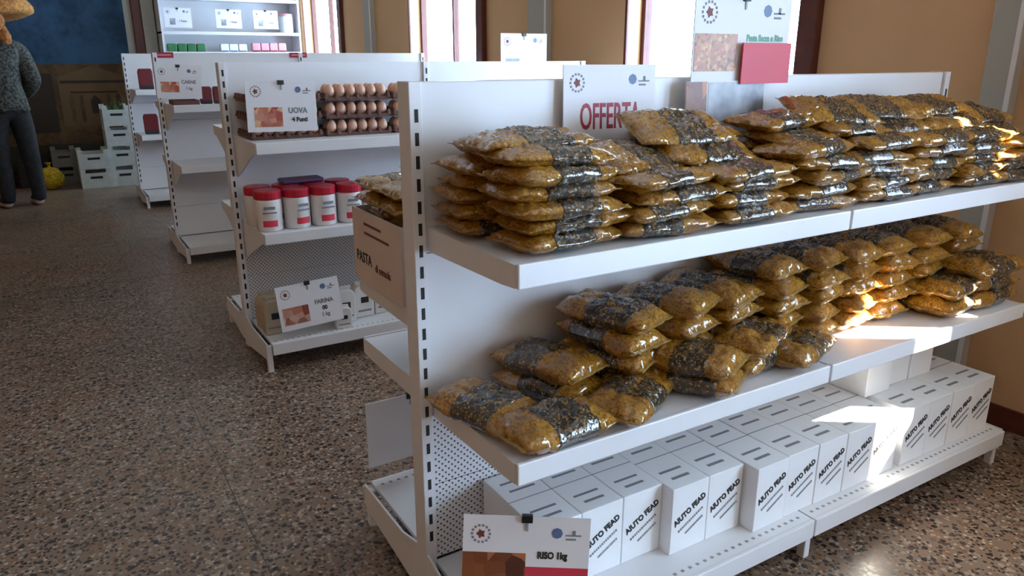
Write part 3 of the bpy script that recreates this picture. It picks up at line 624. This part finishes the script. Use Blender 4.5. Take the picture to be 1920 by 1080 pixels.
def blob(name, mat, c, rx, ry, rz, parent, seed, amp=.12, sub=4):
    bm = bmesh.new(); bmesh.ops.create_icosphere(bm, subdivisions=sub, radius=1)
    for v in bm.verts:
        d = 1+amp*noise.noise(v.co*2.3+Vector((seed, 0, 0)))+amp*.5*noise.noise(v.co*6+Vector((seed, 3, 0)))
        v.co = Vector((v.co.x*rx*d, v.co.y*ry*d, max(v.co.z*d, -.94)*rz))
    me = bpy.data.meshes.new(name); bm.to_mesh(me); bm.free(); o = link(name, me, M[mat], parent, 0, True); o.location = c; return o
t = thing('net_bag', 'bright yellow rounded net bag on floor beside the person', 'bag', (.02, 9.62, 0))
b = blob('net_body', 'yellow', (0, 0, .113), .125, .12, .12, t, 3); MB().lathe([(.02, .0), (.012, .03), (.03, .06)], (0, 0, .225), 10).build('tied_neck', M['yellow'], t, local=True)
t = thing('leafy_vegetables', 'green leafy vegetables heaped in the topmost crate', 'vegetables', (.735, 9.65, .663))
lm = MB()
for k in range(60):
    a, r_ = U(0, 6.28), U(0, .085); h = U(.10, .27); x, y = r_*math.cos(a), r_*math.sin(a)*1.5; dx, dy = .03*math.cos(a), .03*math.sin(a); n = len(lm.v)
    lm.v += [(x, y, 0), (x+dx-dy*.6, y+dy+dx*.6, h*.55), (x+dx*1.6, y+dy*1.6, h), (x+dx+dy*.6, y+dy-dx*.6, h*.55)]; lm.f.append((n, n+1, n+2, n+3))
lo = lm.build('leaves', M['leaf'], t, local=True); lo['kind'] = 'stuff'; so = lo.modifiers.new('thick', 'SOLIDIFY'); so.thickness = .003

# ---------------------------------------------------------------- person
pr = thing('person', 'person in patterned jacket and dark trousers at the left edge', 'person', (-.24, 8.60, 0)); pr.rotation_euler = (0, 0, R(200))
def skin(name, mat, verts, edges, rad, parent, root=0, sub=2):
    me = bpy.data.meshes.new(name); me.from_pydata(verts, edges, []); o = link(name, me, M[mat], parent)
    bm = bmesh.new(); bm.from_mesh(me); bm.verts.layers.skin.verify(); bm.to_mesh(me); bm.free()
    s = o.modifiers.new('skin', 'SKIN'); s.use_smooth_shade = True
    for i, r in enumerate(rad):
        v = me.skin_vertices[0].data[i]; v.radius = r if isinstance(r, tuple) else (r, r); v.use_root = (i == root)
    d = o.modifiers.new('sub', 'SUBSURF'); d.levels = sub; d.render_levels = sub; return o
# body: one continuous figure (facing local -Y)
V = [(0, 0, .95), (0, -.01, 1.12), (0, .0, 1.32), (0, .01, 1.47), (0, -.005, 1.55), (0, -.02, 1.64), (0, -.02, 1.73),
     (.10, 0, .90), (.12, -.02, .50), (.13, .03, .10), (.13, -.05, .045), (.14, -.13, .035),
     (-.10, 0, .90), (-.12, .03, .50), (-.13, .06, .10), (-.13, -.02, .045), (-.14, -.10, .035),
     (.19, .01, 1.43), (.25, .01, 1.18), (.22, -.18, 1.06), (.16, -.26, 1.07),
     (-.19, .01, 1.43), (-.26, .03, 1.16), (-.23, -.16, 1.04), (-.16, -.25, 1.05)]
Eg = [(0, 1), (1, 2), (2, 3), (3, 4), (4, 5), (5, 6), (0, 7), (7, 8), (8, 9), (9, 10), (10, 11), (0, 12), (12, 13), (13, 14), (14, 15), (15, 16), (3, 17), (17, 18), (18, 19), (19, 20), (3, 21), (21, 22), (22, 23), (23, 24)]
Rd = [(.15, .11), (.13, .10), (.16, .11), (.12, .08), .052, (.078, .09), (.075, .085), (.09, .09), .062, .042, .045, .032, (.09, .09), .062, .042, .045, .032, .06, .047, .037, .028, .06, .047, .037, .028]
bo = skin('body', 'skin', V, Eg, Rd, pr)
dg = bpy.context.evaluated_depsgraph_get(); dg.update(); bme = bpy.data.meshes.new_from_object(bo.evaluated_get(dg)); bo.modifiers.clear(); bo.data = bme
bm = bmesh.new(); bm.from_mesh(bme); bmesh.ops.recalc_face_normals(bm, faces=bm.faces); bm.to_mesh(bme); bm.free()
def garment(name, mat, keep, off):
    bm = bmesh.new(); bm.from_mesh(bme); bmesh.ops.recalc_face_normals(bm, faces=bm.faces); bm.normal_update()
    out = {f.index for f in bm.faces if not keep(f.calc_center_median())}
    for v in bm.verts: v.co += v.normal*off
    bmesh.ops.delete(bm, geom=[f for f in bm.faces if f.index in out], context='FACES')
    me = bpy.data.meshes.new(name); bm.to_mesh(me); bm.free(); me.materials.clear(); o = link(name, me, M[mat], pr, 0, True)
    so = o.modifiers.new('thick', 'SOLIDIFY'); so.thickness = .004; return o
garment('trousers', 'trousers', lambda c: .07 < c.z < 1.0 and abs(c.x) < .3 and not (c.y < -.12 and c.z > .9), .022)
garment('patterned_jacket', 'jacket', lambda c: .90 < c.z < 1.50 and c.y > -.2, .034)
for s in (-1, 1):
    y0 = -.05 if s > 0 else -.02
    skin('shoe', 'shoe', [(s*.13, y0+.075, .045), (s*.13, y0-.02, .042), (s*.14, y0-.12, .032)], [(0, 1), (1, 2)], [(.048, .044), (.052, .042), (.045, .031)], pr)
hd = blob('hair', 'hair', (0, .025, 1.70), .105, .115, .135, pr, 9, .1, 3)
blob('hair_lock', 'hair', (-.07, .06, 1.52), .06, .06, .15, pr, 11, .12, 3); blob('hair_lock', 'hair', (.07, .06, 1.52), .06, .06, .15, pr, 12, .12, 3)
for s in (-1, 1):
    blob('eye', 'eye', (s*.03, -.108, 1.685), .012, .008, .007, pr, 1, 0, 2); blob('ear', 'skin', (s*.085, .0, 1.665), .012, .022, .032, pr, 2, .05, 2)
    hv = [(s*.16, -.26, 1.07), (s*.14, -.31, 1.07)]; hp = skin('hand', 'skin', hv, [(0, 1)], [(.034, .018), (.036, .018)], pr, sub=2)
    for f in range(4):
        bx_ = s*(.16-.03+.02*f-.01); ln = (.062, .075, .07, .055)[f]
        skin('finger', 'skin', [(bx_, -.315, 1.07), (bx_-s*.004, -.315-ln*.55, 1.062), (bx_-s*.01, -.315-ln*.8, 1.035)], [(0, 1), (1, 2)], [.0095, .009, .008], hp, sub=1)
    skin('thumb', 'skin', [(s*.115, -.28, 1.075), (s*.09, -.315, 1.08), (s*.082, -.345, 1.07)], [(0, 1), (1, 2)], [.011, .010, .009], hp, sub=1)
blob('nose', 'skin', (0, -.118, 1.655), .014, .02, .024, pr, 4, .03, 2); blob('mouth', 'lid', (0, -.108, 1.608), .024, .008, .007, pr, 5, .03, 2)
ht = MB().lathe([(.05, -.02), (.16, -.04), (.30, -.06), (.36, -.04), (.365, .0), (.32, .08), (.22, .15), (.11, .2), (.01, .215)], (0, 0, 0), 28).build('straw_hat', M['straw'], pr, smooth=True, local=True)
ht.location = (0, 0, 1.76); ht.rotation_euler = (R(8), R(6), 0)
